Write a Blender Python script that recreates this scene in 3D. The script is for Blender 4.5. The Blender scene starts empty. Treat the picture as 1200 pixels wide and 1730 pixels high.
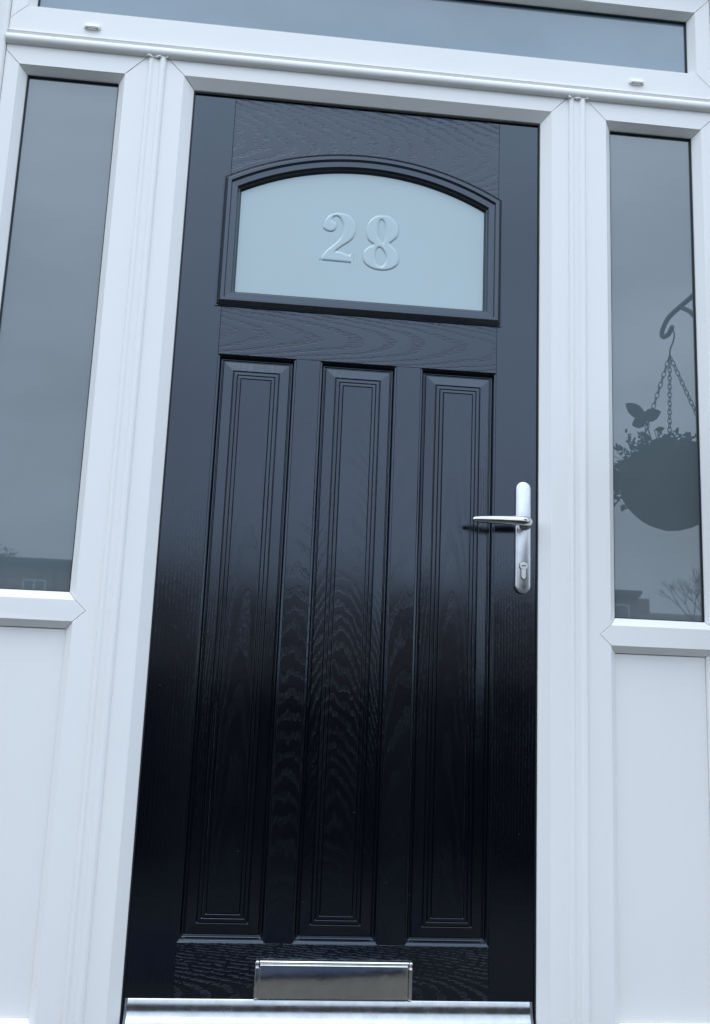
import bpy, bmesh, math, random
from mathutils import Vector, Matrix
R_ = math.radians
sc = bpy.context.scene
col = sc.collection
random.seed(7)

# ---------------------------------------------------------------- camera
cam_d = bpy.data.cameras.new('camera'); cam = bpy.data.objects.new('camera', cam_d); col.objects.link(cam)
right = Vector((0.9946401837934912, -0.09512807613873574, 0.040516094498273446))
down = Vector((0.056587105576855666, 0.17285661841688027, -0.9833201355367004))
fwd = Vector((0.08653787763565686, 0.9803424088549999, 0.17731316119987295))
m = Matrix((( right.x, -down.x, -fwd.x, 0.23963457), (right.y, -down.y, -fwd.y, -1.85794046),
            (right.z, -down.z, -fwd.z, 0.62101609), (0, 0, 0, 1)))
cam.matrix_world = m
cam_d.sensor_fit = 'HORIZONTAL'; cam_d.sensor_width = 36.0; cam_d.lens = 1518.05 / 1200 * 36.0
cam_d.clip_start = 0.02; cam_d.clip_end = 2000
sc.camera = cam

# ---------------------------------------------------------------- light and sky (overcast daylight)
SUN_EL, SUN_AZ = R_(58), R_(205)      # azimuth clockwise from +Y
world = bpy.data.worlds.new('World'); sc.world = world; world.use_nodes = True
wt = world.node_tree; wt.nodes.clear()
def wn(t): return wt.nodes.new(t)
out = wn('ShaderNodeOutputWorld'); bg = wn('ShaderNodeBackground'); bg.inputs['Strength'].default_value = 0.10
sky = wn('ShaderNodeTexSky'); sky.sky_type = 'NISHITA'; sky.sun_disc = False
sky.sun_elevation = SUN_EL; sky.sun_rotation = SUN_AZ; sky.air_density = 1.0; sky.dust_density = 1.0
tc = wn('ShaderNodeTexCoord'); sep = wn('ShaderNodeSeparateXYZ')
wt.links.new(tc.outputs['Generated'], sep.inputs[0])
ramp = wn('ShaderNodeMapRange'); ramp.inputs['From Min'].default_value = 0.0; ramp.inputs['From Max'].default_value = 1.0
ramp.inputs['To Min'].default_value = 0.45; ramp.inputs['To Max'].default_value = 1.08
wt.links.new(sep.outputs['Z'], ramp.inputs['Value'])
mp = wn('ShaderNodeMapping'); mp.inputs['Scale'].default_value = (1.0, 1.0, 3.0)
wt.links.new(tc.outputs['Generated'], mp.inputs[0])
nz = wn('ShaderNodeTexNoise'); nz.inputs['Scale'].default_value = 2.6; nz.inputs['Detail'].default_value = 6; nz.inputs['Roughness'].default_value = 0.55
wt.links.new(mp.outputs[0], nz.inputs['Vector'])
nr = wn('ShaderNodeMapRange'); nr.inputs['From Min'].default_value = 0.3; nr.inputs['From Max'].default_value = 0.7
nr.inputs['To Min'].default_value = 0.80; nr.inputs['To Max'].default_value = 1.17
wt.links.new(nz.outputs['Fac'], nr.inputs['Value'])
mul = wn('ShaderNodeMath'); mul.operation = 'MULTIPLY'
wt.links.new(ramp.outputs[0], mul.inputs[0]); wt.links.new(nr.outputs[0], mul.inputs[1])
cl = wn('ShaderNodeVectorMath'); cl.operation = 'SCALE'; cl.inputs[0].default_value = (19.8, 23.5, 28.6)
wt.links.new(mul.outputs[0], cl.inputs['Scale'])
mixc = wn('ShaderNodeMix'); mixc.data_type = 'RGBA'; mixc.inputs['Factor'].default_value = 0.93
wt.links.new(sky.outputs[0], mixc.inputs['A']); wt.links.new(cl.outputs[0], mixc.inputs['B'])
wt.links.new(mixc.outputs['Result'], bg.inputs['Color']); wt.links.new(bg.outputs[0], out.inputs[0])

sd = bpy.data.lights.new('sun', 'SUN'); sd.energy = 0.55; sd.angle = R_(35); sd.color = (1.0, 0.97, 0.93)
sun = bpy.data.objects.new('sun', sd); col.objects.link(sun)
sdir = Vector((math.sin(SUN_AZ) * math.cos(SUN_EL), math.cos(SUN_AZ) * math.cos(SUN_EL), math.sin(SUN_EL)))
sun.rotation_euler = sdir.to_track_quat('Z', 'Y').to_euler()
sun.location = (-3, -8, 12)
sc.view_settings.view_transform = 'Standard'; sc.view_settings.look = 'None'
sc.view_settings.exposure = 0.0; sc.view_settings.gamma = 1.0; sc.view_settings.use_curve_mapping = False
sc.render.engine = 'CYCLES'

# ---------------------------------------------------------------- helpers
def link(o, parent=None):
    col.objects.link(o)
    if parent is not None: o.parent = parent
    return o
def thing(name, label, cat, loc=(0, 0, 0), group=None):
    o = bpy.data.objects.new(name, None); o.empty_display_size = 0.1; link(o); o.location = loc
    tag(o, label, cat, group); return o
def tag(o, label=None, cat=None, group=None, kind=None):
    if label: o['label'] = label
    if cat: o['category'] = cat
    if group: o['group'] = group
    if kind: o['kind'] = kind
    return o
def obj(name, bm, mat, parent=None, bevel=0, smooth=False, recalc=True, segs=2, ang=30):
    if recalc: bmesh.ops.recalc_face_normals(bm, faces=bm.faces)
    me = bpy.data.meshes.new(name); bm.to_mesh(me); bm.free()
    if mat: me.materials.append(mat)
    if smooth:
        for p in me.polygons: p.use_smooth = True
    o = bpy.data.objects.new(name, me); link(o, parent)
    if parent is not None:
        off = parent.location.copy(); pp = parent.parent
        while pp is not None: off += pp.location; pp = pp.parent
        me.transform(Matrix.Translation(-off))
    if bevel:
        b = o.modifiers.new('bevel', 'BEVEL'); b.width = bevel; b.segments = segs; b.limit_method = 'ANGLE'; b.angle_limit = R_(ang)
        b.harden_normals = False
    return o
def struct(name, bm, mat, kind='structure', **k):
    o = obj(name, bm, mat, **k); o['kind'] = kind; return o
def box(bm, x0, x1, y0, y1, z0, z1):
    v = [bm.verts.new(p) for p in ((x0,y0,z0),(x1,y0,z0),(x1,y1,z0),(x0,y1,z0),(x0,y0,z1),(x1,y0,z1),(x1,y1,z1),(x0,y1,z1))]
    for f in ((0,1,2,3),(4,5,6,7),(0,1,5,4),(1,2,6,5),(2,3,7,6),(3,0,4,7)): bm.faces.new([v[i] for i in f])
def slab(bm, pts, y0, y1):
    """XZ polygon extruded from y0 (front) to y1"""
    a = [bm.verts.new((p[0], y0, p[1])) for p in pts]; b = [bm.verts.new((p[0], y1, p[1])) for p in pts]
    bm.faces.new(a); bm.faces.new(b[::-1])
    n = len(pts)
    for i in range(n): bm.faces.new((a[i], b[i], b[(i+1) % n], a[(i+1) % n]))
def rings(bm, rs, close=True, cap0=False, cap1=False):
    """rs: list of rings (lists of 3D points, same count); bridges them"""
    vs = [[bm.verts.new(p) for p in r] for r in rs]; n = len(rs[0])
    for a, b in zip(vs, vs[1:]):
        for i in range(n if close else n-1):
            j = (i+1) % n
            bm.faces.new((a[i], a[j], b[j], b[i]))
    if cap0: bm.faces.new(vs[0])
    if cap1: bm.faces.new(vs[-1][::-1])
    return vs
def tube(bm, pts, rad, n=10, ry=None, caps=True, up=Vector((0,0,1))):
    """swept ellipse; rad may be number or list; ry second radius list"""
    pts = [Vector(p) for p in pts]; rs = []
    for i, p in enumerate(pts):
        t = (pts[min(i+1, len(pts)-1)] - pts[max(i-1, 0)]).normalized()
        u = up if abs(t.dot(up)) < 0.95 else Vector((0,1,0))
        s = t.cross(u).normalized(); w = s.cross(t).normalized()
        a = rad[i] if isinstance(rad, (list, tuple)) else rad
        b = (ry[i] if isinstance(ry, (list, tuple)) else ry) if ry is not None else a
        rs.append([p + s*math.cos(k*2*math.pi/n)*a + w*math.sin(k*2*math.pi/n)*b for k in range(n)])
    rings(bm, rs, True, caps, caps)
def smooth_pts(pts, per=8, closed=False):
    """Catmull-Rom"""
    P = [Vector(p) for p in pts]; n = len(P); o = []
    rng = range(n if closed else n-1)
    for i in rng:
        p0 = P[(i-1) % n] if closed or i > 0 else P[0]; p1 = P[i]; p2 = P[(i+1) % n]
        p3 = P[(i+2) % n] if closed or i+2 < n else P[-1]
        for k in range(per):
            t = k/per
            o.append(0.5*((2*p1)+(p2-p0)*t+(2*p0-5*p1+4*p2-p3)*t*t+(3*p1-p0-3*p2+p3)*t**3))
    if not closed: o.append(P[-1])
    return o

# ---------------------------------------------------------------- materials
def mat_new(name):
    m = bpy.data.materials.new(name); m.use_nodes = True
    nt = m.node_tree; b = nt.nodes['Principled BSDF']; return m, nt, b
def N(nt, t, **k):
    n = nt.nodes.new(t)
    for a, v in k.items(): setattr(n, a, v)
    return n
def mth(nt, op, a, b=None, clamp=False):
    n = nt.nodes.new('ShaderNodeMath'); n.operation = op; n.use_clamp = clamp
    for i, x in enumerate((a, b)):
        if x is None: continue
        if isinstance(x, (int, float)): n.inputs[i].default_value = x
        else: nt.links.new(x, n.inputs[i])
    return n.outputs[0]
def mrange(nt, v, a, b, c, d, smooth=False):
    n = nt.nodes.new('ShaderNodeMapRange'); n.interpolation_type = 'SMOOTHSTEP' if smooth else 'LINEAR'
    nt.links.new(v, n.inputs['Value'])
    for k, x in zip(('From Min','From Max','To Min','To Max'), (a,b,c,d)): n.inputs[k].default_value = x
    return n.outputs[0]
def noise(nt, vec, scale, detail=3, rough=0.5, mapscale=None, loc=None):
    if mapscale or loc:
        mp = nt.nodes.new('ShaderNodeMapping')
        if mapscale: mp.inputs['Scale'].default_value = mapscale
        if loc: mp.inputs['Location'].default_value = loc
        nt.links.new(vec, mp.inputs[0]); vec = mp.outputs[0]
    n = nt.nodes.new('ShaderNodeTexNoise'); n.inputs['Scale'].default_value = scale
    n.inputs['Detail'].default_value = detail; n.inputs['Roughness'].default_value = rough
    nt.links.new(vec, n.inputs['Vector']); return n.outputs['Fac']
def colmix(nt, fac, a, b):
    n = nt.nodes.new('ShaderNodeMix'); n.data_type = 'RGBA'
    if isinstance(fac, (int, float)): n.inputs['Factor'].default_value = fac
    else: nt.links.new(fac, n.inputs['Factor'])
    for k, x in (('A', a), ('B', b)):
        if isinstance(x, tuple): n.inputs[k].default_value = (*x, 1) if len(x) == 3 else x
        else: nt.links.new(x, n.inputs[k])
    return n.outputs['Result']
def bump(nt, h, strength, dist, b, normal=None):
    n = nt.nodes.new('ShaderNodeBump'); n.inputs['Strength'].default_value = strength; n.inputs['Distance'].default_value = dist
    nt.links.new(h, n.inputs['Height'])
    if normal is not None: nt.links.new(normal, n.inputs['Normal'])
    if b: nt.links.new(n.outputs[0], b.inputs['Normal'])
    return n.outputs[0]
def simple(name, c, rough=0.5, metal=0.0, ior=1.45, var=0.0, vscale=8.0, bmp=0.0, bscale=200.0):
    m, nt, b = mat_new(name)
    b.inputs['Base Color'].default_value = (*c, 1); b.inputs['Roughness'].default_value = rough
    b.inputs['Metallic'].default_value = metal; b.inputs['IOR'].default_value = ior
    t = N(nt, 'ShaderNodeTexCoord').outputs['Object']
    if var:
        f = noise(nt, t, vscale, 5, 0.6)
        f = mrange(nt, f, 0.3, 0.7, 0, 1)
        nt.links.new(colmix(nt, f, tuple(x*(1-var) for x in c), tuple(min(1, x*(1+var)) for x in c)), b.inputs['Base Color'])
    if bmp:
        bump(nt, noise(nt, t, bscale, 3), bmp, 0.001, b)
    return m

def upvc():
    m, nt, b = mat_new('white_upvc')
    t = N(nt, 'ShaderNodeTexCoord').outputs['Object']
    f1 = mrange(nt, noise(nt, t, 3.0, 6, 0.62, (1, 1, 0.25)), 0.3, 0.72, 0, 1)
    c = colmix(nt, f1, (0.836, 0.822, 0.800), (0.862, 0.848, 0.824))
    f2 = mrange(nt, noise(nt, t, 26.0, 6, 0.7, (1, 1, 0.35), (3, 1, 2)), 0.60, 0.78, 0, 0.10)   # faint finger marks and dust
    c = colmix(nt, f2, c, (0.60, 0.62, 0.63))
    nt.links.new(c, b.inputs['Base Color'])
    r = mrange(nt, noise(nt, t, 9.0, 5, 0.6), 0.3, 0.7, 0.30, 0.46)
    nt.links.new(r, b.inputs['Roughness']); b.inputs['IOR'].default_value = 1.5
    bump(nt, noise(nt, t, 14.0, 2, 0.5, (1, 1, 0.3)), 0.25, 0.0012, b)
    return m
M_white = upvc()
M_gasket = simple('black_rubber_gasket', (0.012, 0.014, 0.018), 0.55)
M_dark = simple('dark_gap', (0.01, 0.01, 0.012), 0.8)

def wood(name, axis, c0, curv, lam, off=0.0, strength=1.0, amp=0.012, pmin=0.12):
    """embossed black door skin. axis: 'x' or 'z' = grain direction; arcs t = along + curv*(across-c0)^2"""
    c0 += 0.02 if axis == 'x' else -0.40      # object space of the door
    m, nt, b = mat_new(name)
    t = N(nt, 'ShaderNodeTexCoord').outputs['Object']
    s = N(nt, 'ShaderNodeSeparateXYZ'); nt.links.new(t, s.inputs[0])
    al, ac = (s.outputs['X'], s.outputs['Z']) if axis == 'x' else (s.outputs['Z'], s.outputs['X'])
    ms1 = (5, 1, 14) if axis == 'x' else (14, 1, 5)
    ms2 = (26, 1, 120) if axis == 'x' else (120, 1, 26)
    ms3 = (70, 1, 420) if axis == 'x' else (420, 1, 70)
    loc = (off*3.1, 0, off*1.7)
    n1 = noise(nt, t, 1.0, 3, 0.5, ms1, loc); n2 = noise(nt, t, 1.0, 3, 0.6, ms2, loc)
    d = mth(nt, 'SUBTRACT', ac, c0); d2 = mth(nt, 'MULTIPLY', mth(nt, 'MULTIPLY', d, d), curv)
    tt = mth(nt, 'ADD', mth(nt, 'ADD', al, d2), mth(nt, 'MULTIPLY', mth(nt, 'SUBTRACT', n1, 0.5), amp*6))
    tt = mth(nt, 'ADD', tt, mth(nt, 'MULTIPLY', mth(nt, 'SUBTRACT', n2, 0.5), amp))
    w = mth(nt, 'SINE', mth(nt, 'MULTIPLY', mth(nt, 'ADD', tt, off), 2*math.pi/lam))
    band = mrange(nt, w, 0.05, 0.55, 0, 1, True)
    pores = mrange(nt, noise(nt, t, 1.0, 2, 0.6, ms3, loc), 0.42, 0.60, 0, 1, True)
    ms4 = (2.2, 1, 9) if axis == 'x' else (9, 1, 2.2)
    patch = mrange(nt, noise(nt, t, 1.0, 4, 0.65, ms4, (off*1.3, 0, off)), 0.36, 0.60, pmin, 1.0, True)
    band = mth(nt, 'MULTIPLY', band, mth(nt, 'MULTIPLY', patch, strength))
    stray = mth(nt, 'MULTIPLY', mrange(nt, noise(nt, t, 1.0, 3, 0.7, ms3, (off, 0, off*2)), 0.60, 0.72, 0, 1, True), 0.30)
    bp = mth(nt, 'ADD', mth(nt, 'MULTIPLY', band, mth(nt, 'ADD', mth(nt, 'MULTIPLY', pores, 0.75), 0.25)), stray)
    fine = noise(nt, t, 900, 2, 0.6)
    big = mrange(nt, noise(nt, t, 5, 4, 0.6), 0.3, 0.7, -0.03, 0.04)
    r = mth(nt, 'ADD', mth(nt, 'ADD', mth(nt, 'MULTIPLY', bp, 0.26), 0.12), big)
    nt.links.new(r, b.inputs['Roughness'])
    b.inputs['Base Color'].default_value = (0.0016, 0.0022, 0.0040, 1)
    b.inputs['IOR'].default_value = 1.79; b.inputs['Specular Tint'].default_value = (0.74, 0.85, 1.0, 1)
    h = mth(nt, 'ADD', mth(nt, 'MULTIPLY', bp, -1.0), mth(nt, 'MULTIPLY', fine, 0.03))
    bump(nt, h, 0.6, 0.00045, b)
    # sparse dust specks
    v = N(nt, 'ShaderNodeTexVoronoi'); v.inputs['Scale'].default_value = 22; nt.links.new(t, v.inputs['Vector'])
    sp = mth(nt, 'LESS_THAN', v.outputs['Distance'], 0.016)
    nt.links.new(colmix(nt, sp, (0.0016, 0.0022, 0.0040), (0.12, 0.12, 0.12)), b.inputs['Base Color'])
    return m
M_top = wood('door_skin_top_rail', 'x', 1.80, 22, 0.050, 0.3, amp=0.024, strength=1.2, pmin=0.65)
M_mid = wood('door_skin_middle_rail', 'x', 1.340, 90, 0.085, 1.15, amp=0.022, strength=1.2, pmin=0.65)
M_bot = wood('door_skin_bottom_rail', 'x', 0.000, 60, 0.050, 2.2, amp=0.020, pmin=0.5)
M_stl = wood('door_skin_left_stile', 'z', -0.45, 400, 3.0, 3.1, amp=0.30, strength=0.40)
M_str = wood('door_skin_right_stile', 'z', 1.25, 400, 2.6, 4.4, amp=0.45, strength=0.40)
M_mu1 = wood('door_skin_left_muntin', 'z', 0.296, 26, 0.043, 5.0, amp=0.026, strength=0.42)
M_mu2 = wood('door_skin_right_muntin', 'z', 0.530, 60, 0.090, 6.3, amp=0.040, strength=0.40)
M_pn = [wood('door_skin_panel_%s' % n, 'z', x, c, l, o, amp=a, strength=k) for n, x, c, l, o, a, k in
        (('left', .186, 230, .170, 7.1, .060, .40), ('centre', .385, 24, .034, 8.4, .026, .44), ('right', .612, 170, .150, 9.2, .060, .36))]
M_cas = simple('black_glazing_cassette', (0.0016, 0.0022, 0.0040), 0.2, ior=1.85, bmp=0.15, bscale=900)
M_cas.node_tree.nodes['Principled BSDF'].inputs['Specular Tint'].default_value = (0.74, 0.86, 1.0, 1)
def chrome(name, rough=0.07, base=(0.80, 0.81, 0.82), smear=0.12):
    m, nt, b = mat_new(name)
    t = N(nt, 'ShaderNodeTexCoord').outputs['Object']
    b.inputs['Metallic'].default_value = 1.0; b.inputs['Base Color'].default_value = (*base, 1)
    r = mrange(nt, noise(nt, t, 45, 5, 0.65), 0.35, 0.75, rough, rough+smear)
    nt.links.new(r, b.inputs['Roughness'])
    f = mrange(nt, noise(nt, t, 30, 5, 0.7), 0.3, 0.7, 0.80, 1.0)
    vm = N(nt, 'ShaderNodeVectorMath', operation='SCALE'); vm.inputs[0].default_value = base; nt.links.new(f, vm.inputs['Scale']); nt.links.new(vm.outputs[0], b.inputs['Base Color'])
    bump(nt, noise(nt, t, 25, 2, 0.5), 0.25, 0.0006, b)
    return m
M_chrome = chrome('polished_chrome', 0.07, (0.70, 0.71, 0.72)); M_plate = chrome('chrome_letter_plate', 0.06, (0.92, 0.90, 0.86), 0.03); M_bplate = chrome('chrome_backplate', 0.28, (0.74, 0.75, 0.76), 0.12)
M_alu = chrome('polished_aluminium_bar', 0.20, (0.50, 0.51, 0.52), 0.10)

def pane_mat(name, c, ior, rough=0.015, var=0.06):
    m, nt, b = mat_new(name)
    t = N(nt, 'ShaderNodeTexCoord').outputs['Object']
    f = mrange(nt, noise(nt, t, 4, 4, 0.5), 0.3, 0.7, 0, 1)
    nt.links.new(colmix(nt, f, tuple(x*(1-var) for x in c), tuple(x*(1+var) for x in c)), b.inputs['Base Color'])
    b.inputs['Roughness'].default_value = rough; b.inputs['IOR'].default_value = ior
    bump(nt, noise(nt, t, 2.2, 1, 0.4), 0.10, 0.0006, b)
    return m
M_pane = pane_mat('grey_satin_glass', (0.112, 0.142, 0.156), 2.03)
M_panet = pane_mat('blue_grey_satin_glass', (0.104, 0.168, 0.212), 2.08, var=0.10)
M_frost = pane_mat('pale_frosted_glass', (0.375, 0.475, 0.495), 1.75, 0.10, 0.02)
M_digit = pane_mat('cut_frosted_digit', (0.405, 0.510, 0.530), 1.75, 0.12, 0.02)
# ================================================================ SETTING
GZ = -0.34
def brick_mat(name, c1, c2, mortar, scale=1.0):
    m, nt, b = mat_new(name)
    t = N(nt, 'ShaderNodeTexCoord').outputs['Object']
    s = N(nt, 'ShaderNodeSeparateXYZ'); nt.links.new(t, s.inputs[0])
    cb = N(nt, 'ShaderNodeCombineXYZ'); nt.links.new(mth(nt, 'ADD', s.outputs['X'], s.outputs['Y']), cb.inputs[0]); nt.links.new(s.outputs['Z'], cb.inputs[1])
    br = N(nt, 'ShaderNodeTexBrick'); nt.links.new(cb.outputs[0], br.inputs['Vector'])
    br.inputs['Scale'].default_value = scale; br.inputs['Brick Width'].default_value = 0.225; br.inputs['Row Height'].default_value = 0.075
    br.inputs['Mortar Size'].default_value = 0.010; br.inputs['Mortar Smooth'].default_value = 0.2
    br.inputs['Color1'].default_value = (*c1, 1); br.inputs['Color2'].default_value = (*c2, 1); br.inputs['Mortar'].default_value = (*mortar, 1)
    f = mrange(nt, noise(nt, t, 1.3, 6, 0.7), 0.3, 0.7, 0.75, 1.2)
    vm = N(nt, 'ShaderNodeVectorMath', operation='SCALE'); nt.links.new(br.outputs['Color'], vm.inputs[0]); nt.links.new(f, vm.inputs['Scale'])
    nt.links.new(vm.outputs[0], b.inputs['Base Color']); b.inputs['Roughness'].default_value = 0.9
    bump(nt, br.outputs['Fac'], -0.5, 0.006, b)
    return m
M_brick = brick_mat('red_brown_brick', (0.20, 0.095, 0.065), (0.15, 0.075, 0.055), (0.28, 0.26, 0.23))
M_brick2 = brick_mat('dull_brick', (0.27, 0.135, 0.10), (0.22, 0.12, 0.09), (0.30, 0.27, 0.25))
M_grass = simple('grass', (0.02, 0.03, 0.012), 0.9, var=0.35, vscale=3)
M_asph = simple('asphalt', (0.05, 0.05, 0.052), 0.85, var=0.2, vscale=5, bmp=0.4, bscale=120)
M_pave = simple('concrete_paving', (0.075, 0.068, 0.056), 0.85, var=0.28, vscale=5, bmp=0.4, bscale=80)
M_slab = simple('dark_path_slab', (0.045, 0.043, 0.038), 0.8, var=0.25, vscale=6, bmp=0.4, bscale=80)  # slab colour kept dark so the lower door mirrors near black
M_conc = simple('kerb_concrete', (0.30, 0.29, 0.27), 0.85, var=0.1)
M_tile = simple('roof_tile', (0.12, 0.105, 0.10), 0.8, var=0.2, vscale=2)
M_mat = simple('added_mat_navy', (0.012, 0.026, 0.060), 0.9, var=0.3, vscale=60)
M_hedge = simple('leaf_green', (0.045, 0.075, 0.030), 0.6, var=0.35, vscale=9)
M_bark = simple('bark', (0.10, 0.075, 0.055), 0.9, var=0.2)
M_iron = simple('black_wrought_iron', (0.02, 0.02, 0.022), 0.5)
M_wicker = simple('dark_basket_liner', (0.070, 0.050, 0.045), 0.9, var=0.3, vscale=40, bmp=0.8, bscale=90)

def plane(name, x0, x1, y0, y1, z, mat, kind='structure'):
    bm = bmesh.new(); v = [bm.verts.new(p) for p in ((x0,y0,z),(x1,y0,z),(x1,y1,z),(x0,y1,z))]; bm.faces.new(v)
    return struct(name, bm, mat, kind)
plane('ground', -600, 600, -900, 300, GZ - 0.008, M_grass)
plane('road', -300, 300, -16.0, -10.2, GZ - 0.004, M_asph)
for ya, yb in ((-10.2, -8.0), (-18.2, -16.0)):
    bm = bmesh.new(); box(bm, -300, 300, ya, yb, GZ - 0.02, GZ + 0.08); struct('pavement', bm, M_pave)
bm = bmesh.new(); box(bm, -300, 300, -10.33, -10.203, GZ - 0.02, GZ + 0.10); struct('kerb', bm, M_conc)
# front path laid in slabs, each its own piece
pathroot = bpy.data.objects.new('path', None); link(pathroot); pathroot['kind'] = 'structure'
sm = None
for i in range(4):
    for j in range(5):
        x0 = -0.78 + i*0.6; y1 = -1.27 - j*0.6
        if sm is None:
            bm = bmesh.new(); box(bm, 0.004, 0.592, -0.592, -0.004, 0, 0.05)
            o = obj('paving_slab', bm, M_slab, None, bevel=0.004); o.parent = pathroot; sm = o
        else:
            o = sm.copy(); col.objects.link(o)
        o.location = (x0, y1, GZ - 0.012 + random.uniform(-.002, .002)); o.rotation_euler = (random.uniform(-.003, .003), random.uniform(-.003, .003), 0)
# door step
bm = bmesh.new(); box(bm, -0.75, 1.55, -1.25, 0.0, GZ - 0.01, -0.165)
tag(obj('door_step', bm, M_pave, bevel=0.008), 'wide concrete step in front of the black door', 'step')
bm = bmesh.new(); A = Vector((0.66, -0.705, -0.165)); u = Vector((-0.987, 0.157, 0)); v = Vector((-0.157, -0.987, 0)); up = Vector((0, 0, 0.012))  # mat added to give the letter plate its dark navy reflection
c4 = [A, A+u*0.75, A+u*0.75+v*0.45, A+v*0.45]; rings(bm, [c4, [p+up for p in c4]], True, True, True)
tag(obj('added_mat', bm, M_mat, bevel=0.004), 'added navy mat on the step, shaped for the letter plate reflection', 'added_mat')

# own house wall round the entrance (red brick) with the entrance opening
hw = thing('brick_house', 'red brick house wall around the white door frame', 'house', (0.4, 0.3, GZ))
def wallpiece(x0, x1, z0, z1):
    bm = bmesh.new(); box(bm, x0, x1, -0.055, 0.25, z0, z1); return obj('wall', bm, M_brick, hw)
wallpiece(-5.0, -0.457, GZ, 5.4); wallpiece(1.257, 6.0, GZ, 5.4); wallpiece(-0.457, 1.257, 2.325, 5.4); wallpiece(-0.457, 1.257, GZ, -0.125)
bm = bmesh.new(); box(bm, -0.457, 1.257, 0.10, 0.25, -0.125, 2.325); obj('backing', bm, M_dark, hw)

M_plank = simple('dark_stained_wood', (0.05, 0.034, 0.022), 0.7, var=0.3, vscale=12)
def quad_leaf(bm, p, r):
    d = Vector([random.gauss(0, 1) for _ in range(3)]).normalized(); e_ = d.orthogonal().normalized()
    bm.faces.new([bm.verts.new(p + d*r), bm.verts.new(p + e_*r*0.5), bm.verts.new(p - d*r), bm.verts.new(p - e_*r*0.5)])
for xa, xb, lab in ((-6.0, -0.12, 'added unseen row of dark green leaves left of the gate, darkening the lower door and frames'), (0.95, 7.0, 'added unseen row of dark green leaves right of the gate, darkening the lower door and frames')):  # added behind the camera to block low sky and darken the lower door reflection
    hg = thing('added_hedge', lab, 'added_hedge', ((xa+xb)/2, -2.95, GZ), 'added hedges beside the gate')
    bm = bmesh.new(); box(bm, xa+0.05, xb-0.05, -3.14, -2.76, GZ, 0.52); obj('stems', bm, M_bark, hg)
    bm = bmesh.new()
    for k in range(int((xb-xa)*2600)):
        x = random.uniform(xa, xb); f = random.random()
        if f < 0.45: p = Vector((x, -2.70 + random.gauss(0, .02), random.uniform(GZ, 0.57)))
        elif f < 0.75: p = Vector((x, random.uniform(-3.2, -2.7), 0.565 + random.gauss(0, .02)))
        else: p = Vector((x, -3.20 + random.gauss(0, .02), random.uniform(GZ, 0.57)))
        quad_leaf(bm, p, random.uniform(0.018, 0.034))
    tag(obj('leaves', bm, M_hedge, hg, recalc=False), kind='stuff')
gt = thing('added_gate', 'added unseen boarded gate closing the gap between the two hedges', 'gate', (0.415, -2.95, GZ))  # added out of view so no low sky shows between the hedges
for k in range(9):
    bm = bmesh.new(); x = -0.08 + k*0.111; box(bm, x, x+0.105, -2.96, -2.94, GZ+0.05, 0.55); obj('board', bm, M_plank, gt, bevel=0.003)
for z in (GZ+0.18, 0.40):
    bm = bmesh.new(); box(bm, -0.08, 0.913, -2.985, -2.962, z, z+0.08); obj('rail', bm, M_plank, gt)
# ================================================================ ENTRANCE FRAME
YF = -0.018      # frame face
YB = 0.060       # back of the profiles
GAP = 0.0004
def bevel_strip(bm, a0, a1, b0, b1, lip=0.0035):
    """a: face edge (x,z) start/end at YF ; b: inner edge start/end at y=0, then a lip back"""
    v = [bm.verts.new(p) for p in ((a0[0],YF,a0[1]),(a1[0],YF,a1[1]),(b1[0],0,b1[1]),(b0[0],0,b0[1]),(b1[0],YB,b1[1]),(b0[0],YB,b0[1]),(a0[0],YB,a0[1]),(a1[0],YB,a1[1]))]
    for f in ((0,1,2,3),(3,2,4,5),(5,4,7,6),(0,3,5,6),(1,7,4,2),(0,6,7,1)): bm.faces.new([v[i] for i in f])
def member(name, face, strips, parent, mat=None, bev=0.0012):
    bm = bmesh.new(); slab(bm, face, YF, YB)
    for s in strips: bevel_strip(bm, *s)
    bmesh.ops.remove_doubles(bm, verts=bm.verts, dist=1e-5)
    # drop faces doubled by the glued-on bevel pieces
    seen = {}
    for f in list(bm.faces):
        k = tuple(sorted(v.index for v in f.verts))
        seen.setdefault(k, []).append(f)
    return obj(name, bm, mat or M_white, parent, bevel=bev)

def prism(bm, face, inner, depthpts=None):
    pass

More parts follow.
